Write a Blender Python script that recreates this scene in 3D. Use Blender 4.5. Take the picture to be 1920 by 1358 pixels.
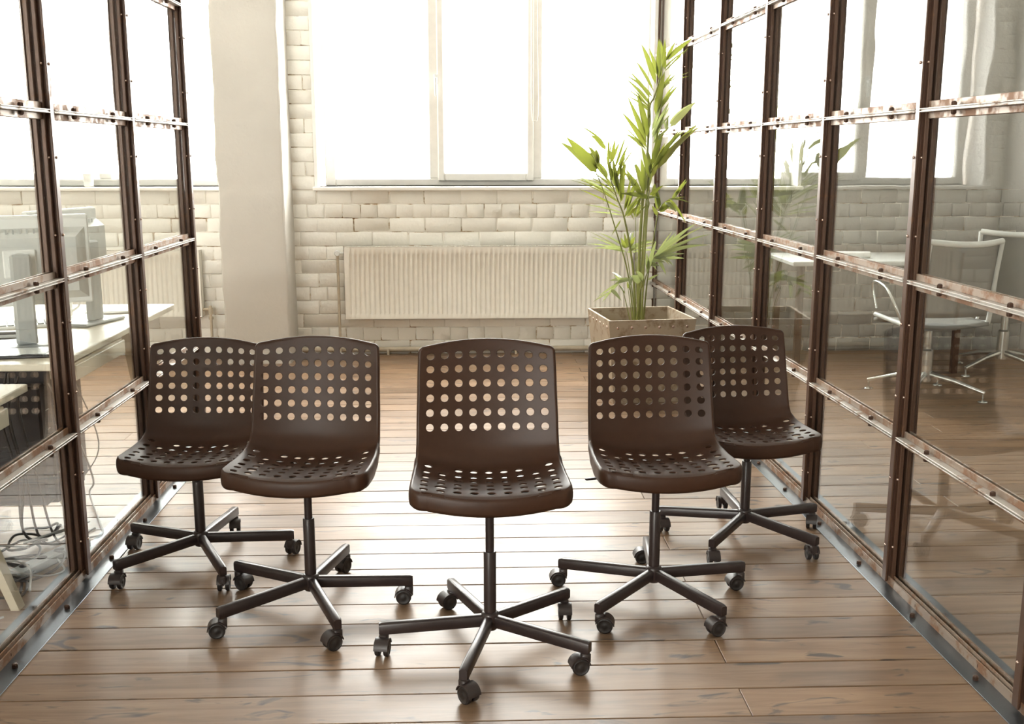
import bpy, bmesh, math, random
from mathutils import Vector, Matrix, noise
random.seed(7)
R = math.radians
sc = bpy.context.scene
for o in list(bpy.data.objects):
    bpy.data.objects.remove(o)
COL = sc.collection

# ------------------------------------------------------------------ camera
F_PX, CAM_H = 1980.0, 1.4
VPX, VPY = 885.0, 286.0            # where lines running down the room meet
def _n(v): return Vector(v).normalized()
def ray_cam(px, py): return _n((px - 960.0, -(py - 679.0), -F_PX))
_yd = ray_cam(VPX, VPY)
_zz = _n((0, -_yd[2], _yd[1]))
_xx = _yd.cross(_zz)
ROT = Matrix((_xx, _yd, _zz))      # world = ROT @ cam
CAM = Vector((0, 0, CAM_H))
cam = bpy.data.cameras.new('camera')
cam.sensor_width = 36.0
cam.lens = F_PX / 1920.0 * 36.0
cam.clip_start = 0.05
cam_ob = bpy.data.objects.new('camera', cam)
COL.objects.link(cam_ob)
cam_ob.matrix_world = Matrix.Translation(CAM) @ ROT.to_4x4()
sc.camera = cam_ob

def ray(px, py): return ROT @ ray_cam(px, py)
def on_z(px, py, z=0.0):
    d = ray(px, py); return CAM + d * ((z - CAM.z) / d.z)
def on_y(px, py, y):
    d = ray(px, py); return CAM + d * (y / d.y)

# ------------------------------------------------------------------ world, exposure
sc.view_settings.view_transform = 'Standard'
sc.view_settings.look = 'None'
sc.view_settings.exposure = 0.0
sc.view_settings.gamma = 1.0
sc.view_settings.use_curve_mapping = False
world = bpy.data.worlds.new('overcast_sky'); sc.world = world
world.use_nodes = True
bg = world.node_tree.nodes['Background']
bg.inputs[0].default_value = (1.0, 0.98, 0.945, 1)
bg.inputs[1].default_value = 30.0
cy = sc.cycles
cy.use_denoising = True
cy.max_bounces = 10; cy.diffuse_bounces = 6; cy.glossy_bounces = 5
cy.transparent_max_bounces = 24; cy.transmission_bounces = 6
cy.sample_clamp_indirect = 8.0
cy.caustics_reflective = False; cy.caustics_refractive = False

# room dimensions
YB = 7.388          # face of the window wall
XL, XR = -4.3, 4.7  # outer side walls
YF = -3.2           # wall behind the camera
ZC = 3.5            # ceiling
SILL = 1.17
WTOP = 3.05
WINS_BACK = [(-3.95, -1.70), (-1.06, 1.24), (1.36, 2.27)]
WINS_FRONT_FILL = [(-4.1, -1.5)]  # unseen opening behind the camera, added to brighten camera-facing surfaces

def portal(name, x0, x1, z0, z1, y, back):
    l = bpy.data.lights.new(name, 'AREA'); l.shape = 'RECTANGLE'
    l.size = x1 - x0; l.size_y = z1 - z0; l.cycles.is_portal = True
    o = bpy.data.objects.new(name, l); COL.objects.link(o)
    o.location = ((x0 + x1) / 2, y, (z0 + z1) / 2)
    o.rotation_euler = (R(-90) if back else R(90), 0, 0)
for i, (a, b) in enumerate(WINS_BACK):
    portal('window_portal', a, b, SILL, WTOP, YB + 0.33, True)
for i, (a, b) in enumerate(WINS_FRONT_FILL):
    portal('window_portal', a, b, 0.9, WTOP, YF - 0.25, False)

# ------------------------------------------------------------------ helpers
class MB:
    """collects shapes, builds ONE mesh object"""
    def __init__(s): s.v = []; s.f = []
    def add(s, verts, faces):
        o = len(s.v); s.v += [tuple(p) for p in verts]; s.f += [tuple(i + o for i in f) for f in faces]
        return s
    def box(s, x0, x1, y0, y1, z0, z1, M=None):
        vs = [Vector((x, y, z)) for z in (z0, z1) for y in (y0, y1) for x in (x0, x1)]
        if M is not None: vs = [M @ v for v in vs]
        return s.add(vs, [(0, 2, 3, 1), (4, 5, 7, 6), (0, 1, 5, 4), (2, 6, 7, 3), (0, 4, 6, 2), (1, 3, 7, 5)])
    def cbox(s, x0, x1, y0, y1, z0, z1, c, M=None):
        """box with chamfered edges"""
        vs = []; fs = []
        cx, cy_, cz = (x0 + x1) / 2, (y0 + y1) / 2, (z0 + z1) / 2
        hx, hy, hz = (x1 - x0) / 2, (y1 - y0) / 2, (z1 - z0) / 2
        c = min(c, hx * .9, hy * .9, hz * .9)
        idx = {}
        for sx in (-1, 1):
            for sy in (-1, 1):
                for sz in (-1, 1):
                    for a in range(3):
                        h = [hx - c, hy - c, hz - c]; h[a] += c
                        idx[(sx, sy, sz, a)] = len(vs)
                        vs.append(Vector((cx + sx * h[0], cy_ + sy * h[1], cz + sz * h[2])))
        def q(*k): fs.append([idx[i] for i in k])
        for a in range(3):
            b, d = (a + 1) % 3, (a + 2) % 3
            for sg in (-1, 1):
                def K(sb, sd, ax, sg=sg):
                    t = [0, 0, 0]; t[a] = sg; t[b] = sb; t[d] = sd; return (*t, ax)
                f = [K(-1, -1, a), K(1, -1, a), K(1, 1, a), K(-1, 1, a)]
                q(*(f if sg > 0 else f[::-1]))
            for sb in (-1, 1):
                for sd in (-1, 1):
                    def K2(sa, ax):
                        t = [0, 0, 0]; t[a] = sa; t[b] = sb; t[d] = sd; return (*t, ax)
                    f = [K2(-1, b), K2(1, b), K2(1, d), K2(-1, d)]
                    q(*(f if sb * sd < 0 else f[::-1]))
        for sx in (-1, 1):
            for sy in (-1, 1):
                for sz in (-1, 1):
                    f = [(sx, sy, sz, 0), (sx, sy, sz, 1), (sx, sy, sz, 2)]
                    q(*(f if sx * sy * sz > 0 else f[::-1]))
        if M is not None: vs = [M @ v for v in vs]
        return s.add(vs, fs)
    def lathe(s, prof, n=20, M=None, caps=True):
        """prof: list of (r, z) from bottom to top"""
        vs = []; fs = []
        for r, z in prof:
            for k in range(n):
                a = 2 * math.pi * k / n
                vs.append(Vector((r * math.cos(a), r * math.sin(a), z)))
        for i in range(len(prof) - 1):
            for k in range(n):
                k2 = (k + 1) % n
                fs.append((i * n + k, i * n + k2, (i + 1) * n + k2, (i + 1) * n + k))
        if caps:
            fs.append(tuple(range(n))[::-1]); fs.append(tuple((len(prof) - 1) * n + k for k in range(n)))
        if M is not None: vs = [M @ v for v in vs]
        return s.add(vs, fs)
    def tube(s, pts, r, n=8, caps=True):
        pts = [Vector(p) for p in pts]
        rs = r if isinstance(r, (list, tuple)) else [r] * len(pts)
        vs = []; fs = []
        t0 = (pts[1] - pts[0]).normalized()
        up = Vector((0, 0, 1)) if abs(t0.z) < .9 else Vector((1, 0, 0))
        u = t0.cross(up).normalized()
        for i, p in enumerate(pts):
            t = (pts[min(i + 1, len(pts) - 1)] - pts[max(i - 1, 0)]).normalized()
            u = (u - t * u.dot(t)).normalized(); w = t.cross(u)
            for k in range(n):
                a = 2 * math.pi * k / n
                vs.append(p + (u * math.cos(a) + w * math.sin(a)) * rs[i])
        for i in range(len(pts) - 1):
            for k in range(n):
                k2 = (k + 1) % n
                fs.append((i * n + k, i * n + k2, (i + 1) * n + k2, (i + 1) * n + k))
        if caps:
            fs.append(tuple(range(n))[::-1]); fs.append(tuple((len(pts) - 1) * n + k for k in range(n)))
        return s.add(vs, fs)
    def prism(s, poly, a0, a1, plane='xz'):
        """extrude 2-d polygon; plane xz -> along y, yz -> along x, xy -> along z"""
        def P(p, t):
            return {'xz': (p[0], t, p[1]), 'yz': (t, p[0], p[1]), 'xy': (p[0], p[1], t)}[plane]
        n = len(poly)
        vs = [P(p, a0) for p in poly] + [P(p, a1) for p in poly]
        fs = [tuple(range(n))[::-1], tuple(range(n, 2 * n))] + [(k, (k + 1) % n, n + (k + 1) % n, n + k) for k in range(n)]
        return s.add(vs, fs)
    def mesh(s, name, mat, smooth=None, fix=True):
        me = bpy.data.meshes.new(name)
        me.from_pydata(s.v, [], s.f)
        if fix:
            bm = bmesh.new(); bm.from_mesh(me)
            bmesh.ops.recalc_face_normals(bm, faces=bm.faces[:]); bm.to_mesh(me); bm.free()
        if mat: me.materials.append(mat)
        if smooth is not None:
            me.polygons.foreach_set('use_smooth', [True] * len(me.polygons))
            me.set_sharp_from_angle(angle=R(smooth))
        me.update()
        return me
    def build(s, name, mat, parent=None, smooth=None, fix=True):
        return link(name, s.mesh(name, mat, smooth, fix), parent)
def link(name, me, parent=None, loc=None, rot=None):
    o = bpy.data.objects.new(name, me); COL.objects.link(o)
    if parent: o.parent = parent
    if loc is not None: o.location = loc
    if rot is not None: o.rotation_euler = rot
    return o
def thing(name, label, cat, loc=(0, 0, 0), rz=0, group=None):
    o = bpy.data.objects.new(name, None); COL.objects.link(o)
    o.location = loc; o.rotation_euler = (0, 0, rz); o.empty_display_size = .1
    o['label'] = label; o['category'] = cat
    if group: o['group'] = group
    return o
def tag(o, label, cat, group=None):
    o['label'] = label; o['category'] = cat
    if group: o['group'] = group
    return o
def struct(o, label=None, cat=None):
    o['kind'] = 'structure'
    if label: o['label'] = label
    if cat: o['category'] = cat
    return o
def spline(pts, n=8):
    """Catmull-Rom through pts"""
    P = [Vector(p) for p in pts]; P = [P[0] * 2 - P[1]] + P + [P[-1] * 2 - P[-2]]
    out = []
    for i in range(1, len(P) - 2):
        a, b, c, d = P[i - 1], P[i], P[i + 1], P[i + 2]
        for k in range(n):
            t = k / n
            out.append(.5 * ((2 * b) + (c - a) * t + (2 * a - 5 * b + 4 * c - d) * t * t + (3 * b - a - 3 * c + d) * t ** 3))
    out.append(P[-2]); return out

# ------------------------------------------------------------------ materials
def new_mat(name):
    m = bpy.data.materials.new(name); m.use_nodes = True
    nt = m.node_tree; b = nt.nodes['Principled BSDF']
    return m, nt, b
def N(nt, typ, **kw):
    n = nt.nodes.new(typ)
    for k, v in kw.items(): setattr(n, k, v)
    return n
def setin(n, **kw):
    for k, v in kw.items(): n.inputs[k.replace('_', ' ')].default_value = v
def coord(nt, scale=(1, 1, 1), rand=True, kind='Object'):
    tc = N(nt, 'ShaderNodeTexCoord'); mp = N(nt, 'ShaderNodeMapping')
    mp.inputs['Scale'].default_value = scale
    src = tc.outputs[kind]
    if rand:
        oi = N(nt, 'ShaderNodeObjectInfo'); ad = N(nt, 'ShaderNodeVectorMath', operation='MULTIPLY_ADD')
        cb = N(nt, 'ShaderNodeCombineXYZ')
        for k in range(3): nt.links.new(oi.outputs['Random'], cb.inputs[k])
        nt.links.new(cb.outputs[0], ad.inputs[0]); ad.inputs[1].default_value = (37, 53, 71)
        nt.links.new(src, ad.inputs[2]); src = ad.outputs[0]
    nt.links.new(src, mp.inputs['Vector'])
    return mp.outputs['Vector']
def ramp(nt, fac, stops):
    r = N(nt, 'ShaderNodeValToRGB')
    e = r.color_ramp.elements
    while len(e) < len(stops): e.new(.5)
    for i, (p, c) in enumerate(stops):
        e[i].position = p; e[i].color = (*c, 1) if len(c) == 3 else c
    nt.links.new(fac, r.inputs[0]); return r.outputs['Color']
def mixc(nt, fac, a, b, mode='MIX'):
    m = N(nt, 'ShaderNodeMix', data_type='RGBA', blend_type=mode)
    for i, x in ((0, fac), (6, a), (7, b)):
        if hasattr(x, 'is_linked') or hasattr(x, 'links'): nt.links.new(x, m.inputs[i])
        else: m.inputs[i].default_value = x if not isinstance(x, tuple) else (*x, 1)[:4]
    return m.outputs[2]
def bump(nt, b, h, strength=.3, dist=.005):
    n = N(nt, 'ShaderNodeBump'); n.inputs['Strength'].default_value = strength; n.inputs['Distance'].default_value = dist
    nt.links.new(h, n.inputs['Height']); nt.links.new(n.outputs[0], b.inputs['Normal'])
def simple(name, col, rough=.5, metal=0.0, var=.12, nscale=20, bstr=0.0):
    m, nt, b = new_mat(name)
    v = coord(nt); nz = N(nt, 'ShaderNodeTexNoise'); setin(nz, Scale=nscale, Detail=4.0)
    nt.links.new(v, nz.inputs['Vector'])
    lo = tuple(c * (1 - var) for c in col); hi = tuple(min(1, c * (1 + var)) for c in col)
    nt.links.new(ramp(nt, nz.outputs['Fac'], [(.3, lo), (.7, hi)]), b.inputs['Base Color'])
    b.inputs['Roughness'].default_value = rough; b.inputs['Metallic'].default_value = metal
    if bstr: bump(nt, b, nz.outputs['Fac'], bstr, .002)
    return m

def mat_wood_floor():
    m, nt, b = new_mat('floor_boards')
    oi = N(nt, 'ShaderNodeObjectInfo')
    v = coord(nt, (1.2, 16, 16))
    n1 = N(nt, 'ShaderNodeTexNoise'); setin(n1, Scale=2.2, Detail=7.0, Roughness=.6, Distortion=.6)
    nt.links.new(v, n1.inputs['Vector'])
    v2 = coord(nt, (1.4, 2.2, 2.2))
    n2 = N(nt, 'ShaderNodeTexNoise'); setin(n2, Scale=2.0, Detail=3.0)
    nt.links.new(v2, n2.inputs['Vector'])
    base = ramp(nt, n1.outputs['Fac'], [(.25, (.155, .096, .058)), (.5, (.225, .149, .095)), (.75, (.285, .202, .134))])
    tint = ramp(nt, oi.outputs['Random'], [(0, (.80, .78, .78)), (.5, (1, .97, .95)), (1, (1.12, 1.06, 1.0))])
    c = mixc(nt, 1.0, base, tint, 'MULTIPLY')
    wear = ramp(nt, n2.outputs['Fac'], [(.35, (.86, .84, .82)), (.65, (1.08, 1.06, 1.04))])
    c = mixc(nt, 1.0, c, wear, 'MULTIPLY')
    # dark knots and smears
    v3 = coord(nt, (1.5, 5.5, 5.5))
    n3 = N(nt, 'ShaderNodeTexNoise'); setin(n3, Scale=2.8, Detail=4.0, Distortion=1.6)
    nt.links.new(v3, n3.inputs['Vector'])
    k = ramp(nt, n3.outputs['Fac'], [(.61, (0, 0, 0)), (.70, (1, 1, 1))])
    c = mixc(nt, k, c, (.075, .055, .045))
    nt.links.new(c, b.inputs['Base Color'])
    rr = ramp(nt, n2.outputs['Fac'], [(.3, (.31,) * 3), (.7, (.45,) * 3)])
    nt.links.new(rr, b.inputs['Roughness'])
    b.inputs['Specular IOR Level'].default_value = .36
    bump(nt, b, n1.outputs['Fac'], .12, .002)
    return m
def mat_paint(name, col=(.86, .84, .79), crack=True, bs=1.0):
    """white paint over rough masonry with stains and bare spots"""
    m, nt, b = new_mat(name)
    v = coord(nt, (1, 1, 1), rand=False)
    n1 = N(nt, 'ShaderNodeTexNoise'); setin(n1, Scale=9.0, Detail=8.0, Roughness=.6)
    nt.links.new(v, n1.inputs['Vector'])
    n2 = N(nt, 'ShaderNodeTexNoise'); setin(n2, Scale=2.3, Detail=5.0)
    nt.links.new(v, n2.inputs['Vector'])
    lo = tuple(c * .93 for c in col)
    c = ramp(nt, n2.outputs['Fac'], [(.3, lo), (.65, col)])
    if crack:
        k = ramp(nt, n1.outputs['Fac'], [(.70, (0, 0, 0)), (.76, (1, 1, 1))])
        c = mixc(nt, k, c, (.26, .17, .09))
    nt.links.new(c, b.inputs['Base Color'])
    b.inputs['Roughness'].default_value = .62
    n3 = N(nt, 'ShaderNodeTexNoise'); setin(n3, Scale=34.0, Detail=6.0)
    nt.links.new(v, n3.inputs['Vector'])
    bump(nt, b, n3.outputs['Fac'], .45 * bs, .010)
    return m
def mat_mortar():
    m, nt, b = new_mat('painted_mortar')
    v = coord(nt, (1, 1, 1), rand=False)
    n1 = N(nt, 'ShaderNodeTexNoise'); setin(n1, Scale=7.0, Detail=6.0, Roughness=.65)
    nt.links.new(v, n1.inputs['Vector'])
    c = ramp(nt, n1.outputs['Fac'], [(.52, (.84, .81, .75)), (.58, (.45, .34, .22)), (.64, (.20, .11, .05))])
    nt.links.new(c, b.inputs['Base Color']); b.inputs['Roughness'].default_value = .8
    return m
def mat_rust(name, base, rust, thr=.55, rough=.45, metal=.35):
    m, nt, b = new_mat(name)
    v = coord(nt, (1, 1, 1))
    n1 = N(nt, 'ShaderNodeTexNoise'); setin(n1, Scale=14.0, Detail=8.0, Roughness=.65)
    nt.links.new(v, n1.inputs['Vector'])
    k = ramp(nt, n1.outputs['Fac'], [(thr - .06, (0, 0, 0)), (thr + .06, (1, 1, 1))])
    nt.links.new(mixc(nt, k, base, rust), b.inputs['Base Color'])
    rr = ramp(nt, k, [(0, (rough,) * 3), (1, (.75,) * 3)])
    nt.links.new(rr, b.inputs['Roughness'])
    b.inputs['Metallic'].default_value = metal
    bump(nt, b, n1.outputs['Fac'], .25, .002)
    return m
def mat_glass():
    m = bpy.data.materials.new('pane_glass'); m.use_nodes = True
    nt = m.node_tree; nt.nodes.clear()
    out = N(nt, 'ShaderNodeOutputMaterial'); mx = N(nt, 'ShaderNodeMixShader')
    tr = N(nt, 'ShaderNodeBsdfTransparent'); gl = N(nt, 'ShaderNodeBsdfGlossy')
    tr.inputs[0].default_value = (.965, .975, .965, 1)
    gl.inputs['Roughness'].default_value = 0.0; gl.inputs[0].default_value = (1, 1, 1, 1)
    lw = N(nt, 'ShaderNodeLayerWeight'); lw.inputs['Blend'].default_value = .5
    p = N(nt, 'ShaderNodeMath', operation='POWER'); p.inputs[1].default_value = 5.0
    ma = N(nt, 'ShaderNodeMath', operation='MULTIPLY_ADD'); ma.inputs[1].default_value = .95; ma.inputs[2].default_value = .045
    nt.links.new(lw.outputs['Facing'], p.inputs[0]); nt.links.new(p.outputs[0], ma.inputs[0])
    nt.links.new(ma.outputs[0], mx.inputs[0]); nt.links.new(tr.outputs[0], mx.inputs[1]); nt.links.new(gl.outputs[0], mx.inputs[2])
    # faint waviness of old glass
    v = coord(nt, (1, 1, 1)); nz = N(nt, 'ShaderNodeTexNoise'); setin(nz, Scale=5.0, Detail=1.0)
    nt.links.new(v, nz.inputs['Vector'])
    bp = N(nt, 'ShaderNodeBump'); bp.inputs['Strength'].default_value = .02; bp.inputs['Distance'].default_value = .02
    nt.links.new(nz.outputs['Fac'], bp.inputs['Height']); nt.links.new(bp.outputs[0], gl.inputs['Normal'])
    nt.links.new(mx.outputs[0], out.inputs[0])
    return m
def mat_leaf(name, col, trans):
    m = bpy.data.materials.new(name); m.use_nodes = True
    nt = m.node_tree; b = nt.nodes['Principled BSDF']; out = nt.nodes['Material Output']
    oi = N(nt, 'ShaderNodeObjectInfo')
    lo = tuple(c * .75 for c in col); hi = tuple(c * 1.25 for c in col)
    c = ramp(nt, oi.outputs['Random'], [(0, lo), (.85, hi), (1, (hi[0] * 1.5, hi[1] * 1.0, hi[2]))])
    nt.links.new(c, b.inputs['Base Color']); b.inputs['Roughness'].default_value = .38
    t = N(nt, 'ShaderNodeBsdfTranslucent'); t.inputs[0].default_value = (*trans, 1)
    mx = N(nt, 'ShaderNodeMixShader'); mx.inputs[0].default_value = .42
    nt.links.new(b.outputs[0], mx.inputs[1]); nt.links.new(t.outputs[0], mx.inputs[2])
    nt.links.new(mx.outputs[0], out.inputs[0])
    return m
M = {}
M['floor'] = mat_wood_floor()
M['gap'] = simple('floor_gap', (.035, .022, .015), .9)
M['paint'] = mat_paint('white_masonry_paint')
M['brick'] = mat_paint('painted_brick', (.86, .84, .78))
M['mortar'] = mat_mortar()
M['brick_shaded'] = mat_paint('shaded_brick', (.36, .35, .33))  # shade of the dim room behind the glass, put into the wall colour
M['plaster'] = mat_paint('pillar_plaster', (.54, .515, .47), False, .6)
M['ceil'] = simple('ceiling_paint', (.86, .85, .82), .7)
M['frame_white'] = simple('window_frame_white', (.80, .78, .74), .35, var=.03)
M['sill'] = simple('sill_white', (.85, .83, .78), .3, var=.03)
M['radiator'] = simple('radiator_enamel', (.82, .79, .72), .35, var=.03)
M['pipe'] = simple('painted_pipe', (.52, .45, .35), .8)
M['pipe'].node_tree.nodes['Principled BSDF'].inputs['Specular IOR Level'].default_value = .1
M['steel_brown'] = mat_rust('brown_painted_steel', (.085, .043, .026), (.18, .09, .045), .66, .38, .25)
M['rail_metal'] = mat_rust('worn_bare_steel', (.46, .43, .39), (.25, .15, .09), .58, .46, .25)
M['bead_metal'] = mat_rust('rusty_glazing_bead', (.30, .23, .18), (.24, .13, .075), .52, .45, .3)
M['plate_metal'] = mat_rust('floor_plate_steel', (.085, .095, .105), (.16, .13, .11), .68, .30, .7)
M['bolt'] = simple('bolt_steel', (.10, .06, .045), .35, .6)
M['rivet'] = simple('rivet_steel', (.55, .42, .36), .25, .8)
M['glass'] = mat_glass()
M['shell'] = simple('flare_tinted_shell', (.044, .0195, .0105), .42, var=.06, nscale=60)  # black plastic; warm lens-flare haze is put into the colour as brown
M['shell'].node_tree.nodes['Principled BSDF'].inputs['Specular IOR Level'].default_value = .26
M['base_metal'] = simple('dark_powder_coat', (.030, .020, .019), .32, .15, var=.08, nscale=60)
M['caster'] = simple('caster_plastic', (.032, .022, .020), .42, var=.08)
M['wheel'] = simple('caster_wheel', (.018, .014, .013), .5, var=.1)
M['chrome'] = simple('polished_aluminium', (.70, .71, .70), .22, .9, var=.04)
M['white_plastic'] = simple('white_plastic', (.72, .74, .73), .4, var=.03)
M['grey_plastic'] = simple('grey_plastic', (.33, .35, .35), .45, var=.05)
M['mid_plastic'] = simple('light_grey_plastic', (.52, .54, .53), .45, var=.05)
M['black_plastic'] = simple('black_plastic', (.016, .017, .022), .35, var=.1)
M['cable_dark'] = simple('dark_cable', (.03, .028, .028), .5)
M['cable_grey'] = simple('grey_cable', (.30, .30, .29), .5)
M['desk'] = simple('birch_desk', (.72, .66, .54), .35, var=.05, nscale=6)
M['desk_edge'] = simple('birch_leg', (.66, .58, .44), .45, var=.06, nscale=10)
M['planter'] = mat_rust('weathered_zinc', (.36, .29, .21), (.23, .16, .10), .56, .55, .2)
M['soil'] = simple('potting_soil', (.10, .07, .045), .95, var=.4, nscale=60, bstr=.8)
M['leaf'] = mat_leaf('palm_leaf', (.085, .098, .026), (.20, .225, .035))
M['leaf_pale'] = mat_leaf('palm_leaf_pale', (.19, .21, .11), (.28, .32, .11))  # paler leaf colour for some leaflets
M['stem'] = simple('palm_stem', (.20, .21, .05), .45, var=.2)
M['mesh_grey'] = simple('seat_mesh', (.22, .22, .21), .7, var=.05)
M['cup'] = simple('cup_white', (.82, .81, .78), .4)
M['paper'] = simple('paper', (.80, .80, .78), .7)
M['tape'] = simple('grey_tape', (.42, .45, .44), .7)

# ------------------------------------------------------------------ floor: base + single boards
fl = MB().box(XL, XR, YF, YB + .02, -.08, -.022).build('floor', M['gap']); struct(fl)
PW, PY0 = .1425, 2.5665
def plank(x0, x1, y0, y1):
    g = .0021; dz = random.uniform(-.0007, .0007)
    cx, cyy = (x0 + x1) / 2, (y0 + y1) / 2
    m = MB().cbox(x0 + .001 - cx, x1 - .001 - cx, y0 + g - cyy, y1 - g - cyy, -.022, 0, .0016)
    m.build('plank', M['floor'], fl).location = (cx, cyy, dz)
k0 = math.floor((YF - PY0) / PW)
k = k0
while PY0 + k * PW < YB - .01:
    y0 = max(PY0 + k * PW, YF); y1 = min(PY0 + (k + 1) * PW, YB)
    if y0 < .9:                                   # behind the camera: boards run right through
        plank(XL, XR, y0, y1)
    else:
        cut = .70 if k % 2 == 1 else random.uniform(-2.6, -1.6)
        cut2 = 3.2 if k % 2 == 1 else random.uniform(1.9, 2.6)
        cuts = [XL, cut, cut2, XR] if k % 2 == 0 else [XL, random.uniform(-3.4, -2.5), cut, XR]
        for a, b_ in zip(cuts, cuts[1:]): plank(a, b_, y0, y1)
    k += 1

# ------------------------------------------------------------------ walls, ceiling
def holed_wall(name, xa, xb, y0, y1, holes, mat, z1=ZC):
    m = MB(); x = xa
    for (a, b_, za, zb) in sorted(holes):
        if a > x: m.box(x, a, y0, y1, -.08, z1)
        m.box(a, b_, y0, y1, -.08, za); m.box(a, b_, y0, y1, zb, z1); x = b_
    if xb > x: m.box(x, xb, y0, y1, -.08, z1)
    return m.build(name, mat)
wb = holed_wall('wall_back', -1.70, 1.285, YB, YB + .36, [(*WINS_BACK[1], SILL, WTOP)], M['mortar']); struct(wb)
wbl = holed_wall('wall_back_left', XL, -1.70, YB, YB + .36, [(*WINS_BACK[0], SILL, WTOP)], M['mortar']); struct(wbl)
wbr = holed_wall('wall_back_right', 1.285, XR, YB, YB + .36, [(*WINS_BACK[2], SILL, WTOP)], M['mortar']); struct(wbr)
struct(MB().box(XL - .2, XL, YF, YB + .36, -.08, ZC).build('wall_left', M['paint']))
struct(MB().box(XR, XR + .2, YF, YB + .36, -.08, ZC).build('wall_right', M['paint']))
wf = holed_wall('wall_front', XL, XR, YF - .3, YF, [(a, b_, .9, WTOP) for a, b_ in WINS_FRONT_FILL], M['paint']); struct(wf)
struct(MB().box(XL - .2, XR + .2, YF - .3, YB + .36, ZC, ZC + .2).build('ceiling', M['ceil']))

# bricks, painted, proud of the mortar
def brick_mesh(seed, L, Hh, mat='brick'):
    rnd = random.Random(seed)
    m = MB().cbox(-L / 2, L / 2, -.008, .02, -Hh / 2, Hh / 2, .005)
    m.v = [(x + rnd.uniform(-.0035, .0035), y + rnd.uniform(-.0025, .0025), z + rnd.uniform(-.003, .003)) for x, y, z in m.v]
    return m.mesh('brick', M[mat], 50)
COURSE = 0.0955
BR_S = [brick_mesh(i, .245, COURSE - .003) for i in range(8)]
BR_H = [brick_mesh(50 + i, .1195, COURSE - .003) for i in range(5)]
BR_Q = [brick_mesh(80 + i, .0575, COURSE - .003) for i in range(3)]
GREY = {n: [brick_mesh(200 + 10 * n + i, l, COURSE - .003, 'brick_shaded') for i in range(5)] for n, l in ((0, .245), (1, .1195), (2, .0575))}
def lay(wall, xa, xb, za, zb, header_every=3, grey=False):
    nrow = round((zb - za) / COURSE); ch = (zb - za) / nrow
    for r in range(nrow):
        z = za + (r + .5) * ch
        head = r % header_every == 1
        L = .122 if head else .248
        x = xa - (0 if head else (.06 if r % 2 else .18)) * (1 if xb - xa > .3 else 0)
        while x < xb - .01:
            a, b_ = max(x, xa), min(x + L, xb); w = b_ - a
            x += L
            if w < .03: continue
            src = BR_S if w > .19 else (BR_H if w > .085 else BR_Q)
            if grey: src = GREY[0 if w > .19 else (1 if w > .085 else 2)]
            nat = .248 if w > .19 else (.122 if w > .085 else .06)
            o = link('brick', random.choice(src), wall, ((a + b_) / 2, YB + random.uniform(-.0025, .002), z + random.uniform(-.0015, .0015)),
                     (random.uniform(-.005, .005), random.uniform(-.006, .006), random.uniform(-.005, .005)))
            sh_ = random.choice((1, 1, 1, 1, .985, .965))
            o.scale = (w / nat * sh_, 1, ch / COURSE * (1 if sh_ > .98 else .95))
lay(wb, -1.26, 1.275, 0, 1.146)
lay(wb, -1.26, -1.075, 1.146, 2.58)
lay(wbl, -3.5, -1.66, 0, 1.146)
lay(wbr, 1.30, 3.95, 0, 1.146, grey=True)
# plastered skins over the rest of the masonry
for w_, xa, xb, za, zb in [(wb, -1.26, 1.275, WTOP + .02, ZC), (wbl, XL, -3.5, 0, ZC), (wbl, -3.5, -1.66, WTOP + .02, ZC),
                           (wbr, 2.29, XR, 1.146, ZC), (wbr, 3.95, XR, 0, 1.146), (wbr, 1.30, 2.29, WTOP + .02, ZC), (wb, -1.26, -1.075, 2.58, WTOP + .02)]:
    MB().box(xa, xb, YB - .008, YB + .01, za, zb).build('plaster_skin', M['brick_shaded' if w_ is wbr else 'paint'], w_)
for w_, (a, b_) in ((wb, WINS_BACK[1]), (wbl, WINS_BACK[0]), (wbr, WINS_BACK[2])):   # smooth window reveals
    for xa, xb in ((a - .02, a + .004), (b_ - .004, b_ + .02)):
        MB().box(xa, xb, YB - .008, YB + .3, SILL, WTOP).build('reveal', M['frame_white'], w_)
    MB().box(a, b_, YB - .008, YB + .3, WTOP - .004, WTOP + .02).build('reveal', M['frame_white'], w_)

# pillar with uneven plaster edges
def pillar():
    X0, X1, Y0, Y1 = -1.665, -1.232, 7.05, YB + .02
    prof = []
    nseg = 6
    rad = .018
    pts = [(X0, Y1)] + [(X0 + rad - rad * math.cos(t), Y0 + rad - rad * math.sin(t)) for t in [i * math.pi / 8 for i in range(5)]] \
        + [(X1 - rad + rad * math.sin(t), Y0 + rad - rad * math.cos(t)) for t in [i * math.pi / 8 for i in range(5)]] + [(X1, Y1)]
    m = MB(); nz_ = 70; n = len(pts); vs = []
    for i in range(nz_ + 1):
        z = ZC * i / nz_
        for j, (x, y) in enumerate(pts):
            k = noise.noise((x * 3, y * 3 + 5, z * 4)) * .010 + noise.noise((x * 9, j * .7, z * 22)) * .006
            edge = 1 if 1 <= j <= 10 else .3
            vs.append((x + k * edge * (1 if x > -1.45 else -1), y - k * .6 * edge, z))
    fs = [(i * n + j, i * n + j + 1, (i + 1) * n + j + 1, (i + 1) * n + j) for i in range(nz_) for j in range(n - 1)]
    m.add(vs, fs)
    o = m.build('pillar', M['plaster'], None, 60, True)
    struct(o, 'wide cream plastered pillar with chipped edges between the windows', 'pillar')
pillar()

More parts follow.
